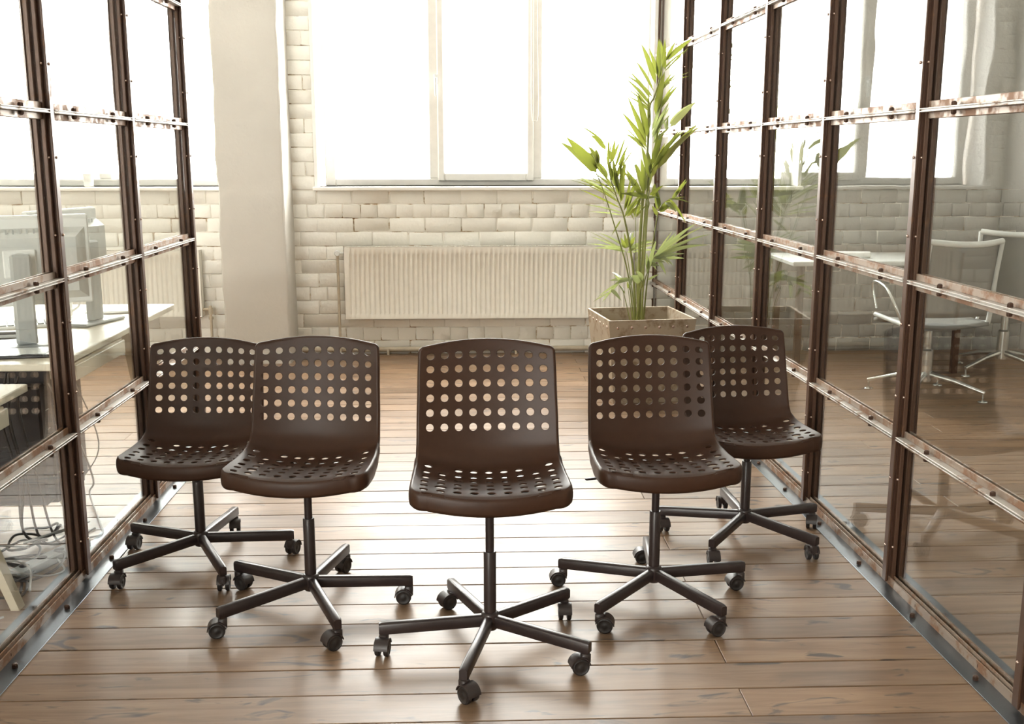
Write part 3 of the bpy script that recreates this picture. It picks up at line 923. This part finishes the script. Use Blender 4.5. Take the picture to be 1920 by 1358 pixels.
# tall crown
frond([base(2), B(625, 780), B(655, 270), A(845, 1060), A(862, 700), A(905, 590), A(950, 440), A(985, 250)], .011, .0025, [
    (A(900, 545), A(715, 240), 7), (A(870, 600), A(670, 345), 7), (A(865, 655), A(640, 420), 6), (A(865, 690), A(620, 490), 4), (A(865, 700), A(640, 570), 4),
    (A(920, 470), A(790, 115), 9), (A(940, 400), A(860, 150), 7), (A(948, 420), A(945, 70), 9), (A(985, 330), A(1002, 65), 8), (A(1008, 265), A(1105, 78), 6),
    (A(1015, 255), A(1252, 60), 9), (A(990, 340), A(1200, 165), 3), (A(1000, 360), A(1180, 205), 2.5), (A(915, 600), A(1120, 370), 6), (A(1000, 480), A(1240, 360), 2),
    (A(920, 730), A(1128, 480), 7), (A(920, 760), A(1000, 360), 12), (A(935, 700), A(985, 420), 9)], (0, .02))
frond([base(-3), B(660, 800), B(690, 280), A(845, 1180), A(842, 1060), A(850, 900), A(860, 780)], .006, .0025, [
    (A(838, 1050), A(608, 728), 10), (A(835, 1010), A(662, 585), 9), (A(845, 960), A(745, 560), 11), (A(855, 900), A(850, 570), 9), (A(838, 1080), A(595, 835), 3),
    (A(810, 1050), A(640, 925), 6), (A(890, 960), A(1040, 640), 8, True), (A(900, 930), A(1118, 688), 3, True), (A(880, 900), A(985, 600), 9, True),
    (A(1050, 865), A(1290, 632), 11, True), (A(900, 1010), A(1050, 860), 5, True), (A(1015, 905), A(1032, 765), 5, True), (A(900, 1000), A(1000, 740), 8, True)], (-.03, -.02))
frond([base(6), B(668, 820), B(700, 320), A(870, 1300), A(900, 1230), A(960, 1100)], .005, .002, [
    (A(925, 1255), A(1312, 868), 12), (A(900, 1235), A(1135, 890), 9), (A(880, 1210), A(985, 925), 9), (A(955, 1155), A(1190, 895), 6), (A(900, 1150), A(940, 880), 9),
    (A(870, 1300), A(850, 1080), 8), (A(865, 1330), A(790, 1040), 9), (A(880, 1330), A(1005, 1010), 9)], (-.06, -.10))
frond([base(-8), B(530, 870), B(430, 510), B(330, 190), B(262, 15), A(376, 1270)], .0045, .0025, [
    (A(380, 1275), A(105, 955), 19), (A(385, 1250), A(330, 1050), 14), (A(390, 1200), A(300, 1040), 12), (A(395, 1190), A(370, 1060), 10)], (-.05, -.12))
frond([base(-5), B(580, 900), B(540, 600), B(498, 395), B(470, 310), B(430, 210), A(500, 1300), A(505, 1180)], .0075, .002, [
    (B(440, 230), B(60, 38), 3, True), (B(455, 270), B(70, 62), 3), (B(430, 215), B(170, 40), 3), (B(470, 320), B(110, 155), 4), (B(485, 360), B(170, 290), 3, True), (B(490, 380), B(190, 350), 3, True),
    (B(420, 180), B(200, 0), 3), (B(410, 150), B(230, -60), 3), (A(490, 1230), A(490, 955), 5), (A(510, 1200), A(553, 962), 7), (A(545, 1240), A(652, 928), 7), (A(575, 1220), A(680, 1008), 7),
    (A(600, 1240), A(740, 1048), 4), (A(465, 1065), A(330, 930), 8), (A(450, 1010), A(222, 852), 4), (B(505, 385), B(640, 200), 6), (B(500, 340), B(560, 40), 9), (B(480, 260), B(470, -60), 9),
    (B(470, 250), B(400, -40), 8), (B(500, 330), B(600, 100), 8), (B(440, 150), B(360, -60), 9), (B(450, 200), B(410, -90), 8), (B(520, 390), B(650, 290), 6), (A(480, 1330), A(395, 1180), 9), (A(520, 1350), A(470, 1130), 9),
    (A(560, 1330), A(620, 1150), 8), (A(590, 1340), A(640, 1180), 7)], (-.02, -.05))
frond([base(0), B(600, 800), B(596, 400)], .004, .002, [(B(596, 400), B(540, 270), 4), (B(600, 395), B(690, 290), 4), (B(590, 380), B(560, 300), 3), (B(604, 380), B(640, 270), 4)], (.03, .06))
frond([base(3), B(650, 760), B(672, 400), B(690, 200)], .006, .003, [
    (B(640, 200), B(515, -10), 11), (B(665, 185), B(590, -70), 11), (B(680, 170), B(645, -100), 10), (B(695, 160), B(745, -70), 10), (B(715, 210), B(832, 125), 9), (B(720, 235), B(465, 195), 9),
    (B(700, 180), B(700, -60), 9), (B(690, 230), B(785, 230), 4, True), (B(660, 220), B(560, 120), 8), (B(740, 230), B(760, 110), 9), (B(700, 250), B(700, 340), 6), (B(640, 230), B(600, 330), 5)], (.02, -.03))
frond([base(10), B(700, 900), B(770, 450), B(790, 350)], .005, .0025, [
    (B(800, 330), B(900, 240), 11), (B(900, 245), B(1035, 88), 7), (B(790, 330), B(750, 120), 16), (B(850, 270), B(942, 355), 8), (B(880, 240), B(1022, 445), 6), (B(870, 245), B(1062, 275), 4), (B(795, 340), B(870, 290), 6),
    (B(780, 380), B(735, 300), 7)], (.02, .05))
frond([base(8), B(660, 1020), B(690, 880), B(760, 740)], .005, .002, [
    (B(700, 830), B(938, 528), 9), (B(710, 800), B(1110, 448), 8), (B(730, 770), B(1195, 468), 4), (B(740, 750), B(1235, 540), 6), (B(760, 740), B(1212, 632), 7), (B(760, 745), B(1015, 705), 7), (B(770, 750), B(1010, 745), 7),
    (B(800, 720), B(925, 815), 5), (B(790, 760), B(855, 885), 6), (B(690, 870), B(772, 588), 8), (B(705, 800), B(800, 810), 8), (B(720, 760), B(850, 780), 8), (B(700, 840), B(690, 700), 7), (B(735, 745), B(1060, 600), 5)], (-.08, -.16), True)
frond([base(-4), B(560, 980), B(530, 760), B(515, 690)], .004, .002, [
    (B(515, 690), B(215, 560), 3), (B(520, 660), B(285, 530), 4), (B(500, 690), B(235, 660), 4), (B(490, 660), B(325, 640), 4), (B(540, 690), B(565, 540), 6), (B(540, 670), B(742, 592), 6), (B(550, 680), B(775, 630), 5),
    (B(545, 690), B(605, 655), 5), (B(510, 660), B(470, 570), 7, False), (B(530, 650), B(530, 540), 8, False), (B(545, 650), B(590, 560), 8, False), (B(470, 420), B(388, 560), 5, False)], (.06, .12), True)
frond([base(-2), B(630, 1050), B(655, 960), B(640, 930)], .005, .003, [
    (B(640, 940), B(560, 890), 14), (B(560, 900), B(540, 1000), 8), (B(540, 920), B(410, 970), 8), (B(470, 940), B(270, 1075), 6), (B(380, 1030), B(235, 1115), 3), (B(480, 945), B(418, 888), 6), (B(390, 1010), B(475, 1105), 7),
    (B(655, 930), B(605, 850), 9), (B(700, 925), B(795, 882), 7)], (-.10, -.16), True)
frond([base(-14), B(505, 1080), B(478, 985)], .003, .0015, [(B(490, 1030), B(475, 980), 4)], (-.04, -.06))
frond([base(-10), B(545, 1100), B(530, 980)], .003, .0015, [(B(535, 1000), B(525, 940), 4)], (.0, .02))

# ------------------------------------------------------------------ office behind the glass by the desks
def desk(label, x0, x1, y0, y1, drawer, legs_y):
    t = thing('desk', label, 'desk', ((x0 + x1) / 2, (y0 + y1) / 2, 0), 0)
    ox, oy = (x0 + x1) / 2, (y0 + y1) / 2
    hx, hy = (x1 - x0) / 2, (y1 - y0) / 2
    MB().cbox(-hx, hx, -hy, hy, .676, .70, .003).build('desk_top', M['desk'], t)
    d = MB(); dx = hx - .018
    d.cbox(dx - .30, dx, drawer[0] - oy, drawer[1] - oy, .606, .662, .002)
    do = d.build('drawer', M['desk_edge'], t)
    MB().cbox(dx, dx + .010, drawer[0] - oy - .004, drawer[1] - oy + .004, .602, .656, .002).build('drawer_front', M['desk'], do)
    for ly, to, bo_ in legs_y:
        for sx, top, bot in ((1, hx - to, hx - bo_), (-1, -hx + .30, -hx + .10)):
            m = MB(); w = .028
            y_ = ly - oy
            vs = [(top - w, y_ - .012, .676), (top + w * .4, y_ - .012, .676), (top + w * .4, y_ + .055, .676), (top - w, y_ + .055, .676),
                  (bot - .004, y_ - .012, 0), (bot + .022, y_ - .012, 0), (bot + .022, y_ + .03, 0), (bot - .004, y_ + .03, 0)]
            m.add(vs, [(0, 1, 2, 3), (4, 7, 6, 5), (0, 4, 5, 1), (1, 5, 6, 2), (2, 6, 7, 3), (3, 7, 4, 0)])
            m.build('leg', M['desk_edge'], t)
        MB().cbox(-hx + .2, hx - .2, ly - oy - .01, ly - oy + .03, .635, .676, .002).build('trestle_beam', M['desk_edge'], t)
    return t
desk('pale wooden trestle desk carrying the computer monitors', -2.42, -1.405, 3.54, 4.985, (3.74, 4.27), ((3.86, .36, .10), (4.62, .115, .04)))
desk('pale wooden trestle desk with nothing on its top', -2.30, -1.375, 1.80, 3.235, (2.55, 3.10), ((2.2, .28, .06), (3.14, .28, .065)))

def monitor(label, x, y, rz, w, h, zc, stand_off, hump, neck_mat, lean=0):
    """back of the screen faces local +x ; stand column at local x=stand_off"""
    zt = .70
    t = thing('monitor', label, 'monitor', (x, y, zt), rz)
    z0 = zc - h / 2 - zt; z1 = zc + h / 2 - zt
    MB().cbox(-.022, .012, -w / 2, w / 2, z0, z1, .006).build('screen_housing', M['white_plastic'], t)
    MB().box(-.0235, -.021, -w / 2 + .02, w / 2 - .02, z0 + .03, z1 - .02).build('screen', M['black_plastic'], t)
    hm = MB(); a = hump
    # tapered rear cover
    f = [(-w / 2 * .94, z0 + h * .06), (w / 2 * .94, z0 + h * .06), (w / 2 * .94, z1 - h * .14), (-w / 2 * .94, z1 - h * .14)]
    b_ = [(-w / 2 * .78, z0 + h * .16), (w / 2 * .78, z0 + h * .16), (w / 2 * .78, z1 - h * .24), (-w / 2 * .78, z1 - h * .24)]
    vs = [(.012, p[0], p[1]) for p in f] + [(.012 + a, p[0], p[1]) for p in b_]
    hm.add(vs, [(0, 1, 2, 3), (4, 7, 6, 5), (0, 4, 5, 1), (1, 5, 6, 2), (2, 6, 7, 3), (3, 7, 4, 0)])
    rear = hm.build('rear_cover', M['mid_plastic'], t)
    vm = MB()
    for i in range(14):
        yy = -w * .30 + i * w * .60 / 13
        vm.box(.012 + a * .5, .013 + a * .55, yy - .003, yy + .003, z1 - h * .22, z1 - h * .145)
    vo = vm.build('vent_slots', M['grey_plastic'], rear); vo['kind'] = 'stuff'
    p = MB().cbox(.012 + a, .022 + a, -.055, .055, (z0 + z1) / 2 - .055, (z0 + z1) / 2 + .045, .004).build('mount_plate', M['white_plastic'], rear)
    MB().lathe([(.040, 0), (.040, .006), (.036, .008)], 20, Matrix.Translation((.022 + a, 0, (z0 + z1) / 2 - .005)) @ Matrix.Rotation(R(90), 4, 'Y')).build('swivel_disc', M['mid_plastic'], rear, 40)
    n = MB(); n.cbox(stand_off - .018, stand_off + .022, -.035, .035, .012, (z0 + z1) / 2 + .03, .008)
    n.cbox(.022 + a, stand_off + .01, -.025, .025, (z0 + z1) / 2 - .03, (z0 + z1) / 2 + .02, .006)
    n.build('stand_neck', neck_mat, t)
    b2 = MB().cbox(stand_off - .15, stand_off + .055, -.13, .13, .0005, .014, .005).build('stand_base', M['grey_plastic'], t)
    return t
monitor('white computer monitor seen from behind, with a square mount plate', -1.665, 3.93, R(-62), .50, .33, 1.01, .085, .05, M['grey_plastic'])
monitor('white computer monitor turned edge on, on a ribbed grey stand', -1.70, 4.47, R(-18), .42, .31, 1.015, .125, .07, M['grey_plastic'])

def keyboard(label, x, y, rz):
    t = thing('keyboard', label, 'keyboard', (x, y, .7005), rz)
    MB().cbox(-.21, .21, -.075, .075, 0, .012, .003).build('case', M['white_plastic'], t)
    km = MB()
    for r_ in range(5):
        for c in range(14):
            km.cbox(-.197 + c * .028, -.197 + c * .028 + .024, -.062 + r_ * .026, -.062 + r_ * .026 + .021, .012, .017, .002)
    ko = km.build('keys', M['grey_plastic'], t); ko['kind'] = 'stuff'
keyboard('white keyboard lying behind the monitor stand on the desk', -1.90, 4.33, R(25))
t = thing('tablet', 'dark flat tablet lying on the pale desk near its edge', 'tablet', (-1.60, 3.72, .7005), R(10))
MB().cbox(-.12, .12, -.085, .085, 0, .012, .004).build('body', M['black_plastic'], t); MB().cbox(-.10, .10, -.065, .065, .012, .0128, .0003).build('work_surface', M['white_plastic'], t)
t = thing('card_reader', 'slim dark rounded box on the desk by the keyboard', 'box', (-1.80, 4.05, .7005), R(8))
MB().cbox(-.10, .10, -.03, .03, 0, .028, .010).build('body', M['black_plastic'], t, 60); MB().cbox(-.085, .085, -.032, -.029, .008, .020, .001).build('front_slot', M['grey_plastic'], t)
t = thing('mug', 'plain white mug standing behind the edge-on monitor', 'mug', (-1.78, 4.62, .7005))
MB().lathe([(.030, 0), (.036, .004), (.040, .095), (.037, .095), (.033, .008), (.001, .008)], 20).build('body', M['cup'], t, 40)
MB().tube(spline([(.036, 0, .075), (.062, 0, .075), (.066, 0, .045), (.036, 0, .022)], 5), .005, 8).build('handle', M['cup'], t, 60)
t = thing('paper_stack', 'small stack of loose papers on the desk by the mug', 'papers', (-1.62, 4.74, .7005), R(20))
for i in range(4):
    MB().cbox(-.10, .10, -.07, .07, 0, .0025, .0003).build('sheet', M['paper'], t).matrix_local = Matrix.Translation((random.uniform(-.012, .012), random.uniform(-.012, .012), i * .0027)) @ Matrix.Rotation(random.uniform(-.2, .2), 4, 'Z')
t = thing('cup', 'small white cup standing on the window sill', 'cup', (-2.615, YB + .02, SILL + .0005))
MB().lathe([(.026, 0), (.030, .003), (.036, .085), (.034, .085), (.028, .006), (.001, .006)], 18).build('body', M['cup'], t, 40)
MB().lathe([(.034, .083), (.0375, .085), (.0375, .088), (.034, .088)], 18).build('rim', M['cup'], t, 40)
# computer tower hung under the desk
t = thing('computer_tower', 'black computer tower under the pale monitor desk', 'computer', (-1.62, 3.86, .0))
MB().cbox(-.10, .10, -.20, .20, .16, .595, .008).build('case', M['black_plastic'], t)
for z in (.50, .43): MB().cbox(.0995, .102, -.16, .16, z, z + .003, .0005).build('drive_slot', M['grey_plastic'], t)
MB().cbox(.0995, .102, -.14, -.05, .25, .256, .0005).build('light_strip', M['white_plastic'], t)
for yy in (-.12, .12): MB().cbox(-.11, .11, yy - .012, yy + .012, .150, .6758, .003).build('hanger_strap', M['black_plastic'], t)
# cables
def cable(label, pts, r, mat, grp):
    tag(MB().tube(spline(pts, 8), r, 7).build('cable', mat, None, 60), label, 'cable', grp)
G1 = 'loose cables under the desk'
def g(px, py, z=.006):
    p = on_z(px, py, z); return (min(p.x, -1.375 - random.uniform(0, .02)), p.y, z)
hang = [((-1.60, 3.60, .66), 0), ((-1.585, 3.585, .66), .02), ((-1.57, 3.60, .655), .035), ((-1.555, 3.59, .65), -.02)]
for (p, d) in hang:
    cable('dark cable hanging in a bundle from the desk down to the floor', [p, (p[0] - .02 + d, p[1] - .02, .5), (p[0] + .01 + d, p[1] - .01, .3), (p[0] + d * 2, p[1] + .02, .08), (p[0] + .05 + d, p[1] + .10, .006), (p[0] + .10 + d, p[1] + .25, .006)], .0042, M['cable_dark'], G1)
cable('pale cable looping out beside the mullion onto the floor plate', [(-1.50, 3.70, .60), (-1.47, 3.85, .35), g(175, 900, .12), g(168, 925, .03), g(185, 975), g(192, 1000), g(168, 1008), g(120, 1015)], .0038, M['cable_grey'], 'pale loose cables')
cable('thin pale cable falling straight from the desk beside the mullion', [(-1.52, 3.95, .60), (-1.45, 4.0, .3), g(155, 900, .06), g(160, 930), g(150, 990), g(130, 1040)], .0026, M['cable_grey'], 'pale loose cables')
for i in range(6):
    cx, cyy = -1.52 + random.uniform(-.1, .05), 3.25 + i * .09; rr = random.uniform(.05, .10)
    pts = [(min(cx + rr * (1 + .2 * k / 6) * math.cos(k * 1.0 + i), -1.385), cyy + rr * 1.3 * math.sin(k * 1.0 + i), .0065 + .007 * i + .012 * (k % 3)) for k in range(9)]
    cable('dark cable coiled loosely on the floor under the desks', pts, .0045, M['cable_dark'], 'coiled dark floor cables')
for i in range(3):
    cx, cyy = -1.50, 3.15 + i * .25; rr = .11
    pts = [(min(cx + rr * math.cos(k * .9 + i * 2), -1.385), cyy + rr * 1.2 * math.sin(k * .9 + i * 2), .055 + .05 * math.sin(k * .9) + .004 * i) for k in range(7)]
    cable('pale cable curling up off the floor under the desks', pts, .0036, M['cable_grey'], 'curling pale floor cables')
t = thing('power_strip', 'grey power strip lying among the cables on the floor', 'power strip', (-1.47, 3.52, .0005), R(68))
MB().cbox(-.17, .17, -.026, .026, 0, .035, .006).build('body', M['grey_plastic'], t)
for i in range(4): MB().lathe([(.017, 0), (.017, .002), (.013, .003)], 14, Matrix.Translation((-.12 + i * .08, 0, .034))).build('socket', M['black_plastic'], t, 40)

# ------------------------------------------------------------------ meeting room behind the long partition
def meeting_chair(label, x, y, rz):
    """white framed mesh chair on a four-star aluminium foot; faces local +y, back towards -y"""
    t = thing('meeting_chair', label, 'chair', (x, y, 0), rz, 'mesh meeting chairs')
    MB().lathe([(.035, .09), (.035, .27), (.026, .28), (.022, .28), (.022, .40)], 20).build('column', M['chrome'], t, 40)
    for k in range(4):
        a = R(45 + 90 * k); e = Vector((math.cos(a), math.sin(a), 0))
        fo = MB().tube([e * .02 + Vector((0, 0, .13)), e * .16 + Vector((0, 0, .105)), e * .33 + Vector((0, 0, .055))], [.020, .016, .011], 10).build('foot', M['chrome'], t, 60)
        gl = MB().lathe([(.026, .0005), (.028, .004), (.024, .009), (.006, .011), (.006, .055)], 16, Matrix.Translation(e * .322)).build('glide', M['chrome'], fo, 40)
    MB().cbox(-.12, .12, -.10, .10, .40, .425, .006).build('seat_plate', M['grey_plastic'], t)
    n = 10; m = MB(); vs = []
    for i in range(n + 1):
        for j in range(n + 1):
            u, v_ = i / n * 2 - 1, j / n * 2 - 1
            vs.append((u * .225, v_ * .225, .447 + .018 * u * u - (.03 * max(0, v_) ** 3)))
    m.add(vs, [(i * (n + 1) + j, (i + 1) * (n + 1) + j, (i + 1) * (n + 1) + j + 1, i * (n + 1) + j + 1) for i in range(n) for j in range(n)])
    so = m.build('seat', M['mesh_grey'], t, 180); so.modifiers.new('thick', 'SOLIDIFY').thickness = .02
    m = MB(); vs = []
    for i in range(n + 1):
        for j in range(n + 1):
            u, v_ = i / n * 2 - 1, j / n
            vs.append((u * .205, -.225 - .07 * v_ - .03 * (1 - u * u), .50 + .415 * v_))
    m.add(vs, [(i * (n + 1) + j, (i + 1) * (n + 1) + j, (i + 1) * (n + 1) + j + 1, i * (n + 1) + j + 1) for i in range(n) for j in range(n)])
    bo = m.build('back_mesh', M['mesh_grey'], t, 180); bo.modifiers.new('thick', 'SOLIDIFY').thickness = .006
    for sx in (-1, 1):
        MB().tube(spline([(sx * .23, .20, .46), (sx * .235, -.15, .45), (sx * .225, -.225, .50), (sx * .215, -.262, .72), (sx * .215, -.297, .925)], 5), .014, 8).build('side_frame', M['white_plastic'], t, 60)
        MB().tube(spline([(sx * .23, -.10, .45), (sx * .275, -.08, .56), (sx * .28, .02, .645), (sx * .27, .18, .65), (sx * .25, .16, .50)], 5), .009, 8).build('armrest', M['chrome'], t, 60)
    MB().tube(spline([(-.215, -.297, .925), (-.10, -.335, .915), (0, -.345, .912), (.10, -.335, .915), (.215, -.297, .925)], 5), .017, 8).build('top_rail', M['white_plastic'], t, 60)
    return t
meeting_chair('white framed mesh meeting chair seen square from behind through the glass', 2.64, 5.95, R(8))
meeting_chair('white framed mesh meeting chair standing nearer the far wall', 3.42, 6.60, R(-20))
t = thing('meeting_table', 'white topped meeting table with dark legs by the brick wall', 'table', (2.62, 6.82, 0))
MB().cbox(-.62, .55, -.30, .32, .70, .73, .006).build('table_top', M['white_plastic'], t)
for sx, sy in ((-.55, -.24), (.48, -.24), (-.55, .26), (.48, .26)): MB().cbox(sx - .02, sx + .02, sy - .02, sy + .02, 0, .70, .003).build('leg', M['steel_brown'], t)
t = thing('paper_roll', 'bright white rolled papers lying on the meeting table', 'papers', (2.40, 6.72, .7305), R(-8))
for i, (yy, zz, r_) in enumerate(((-.03, .022, .021), (.03, .022, .021))):
    MB().lathe([(r_ * .8, -.11), (r_, -.108), (r_, .108), (r_ * .8, .11)], 16, Matrix.Translation((i * .05, yy, zz)) @ Matrix.Rotation(R(90), 4, 'Y')).build('roll', M['paper'], t, 40)
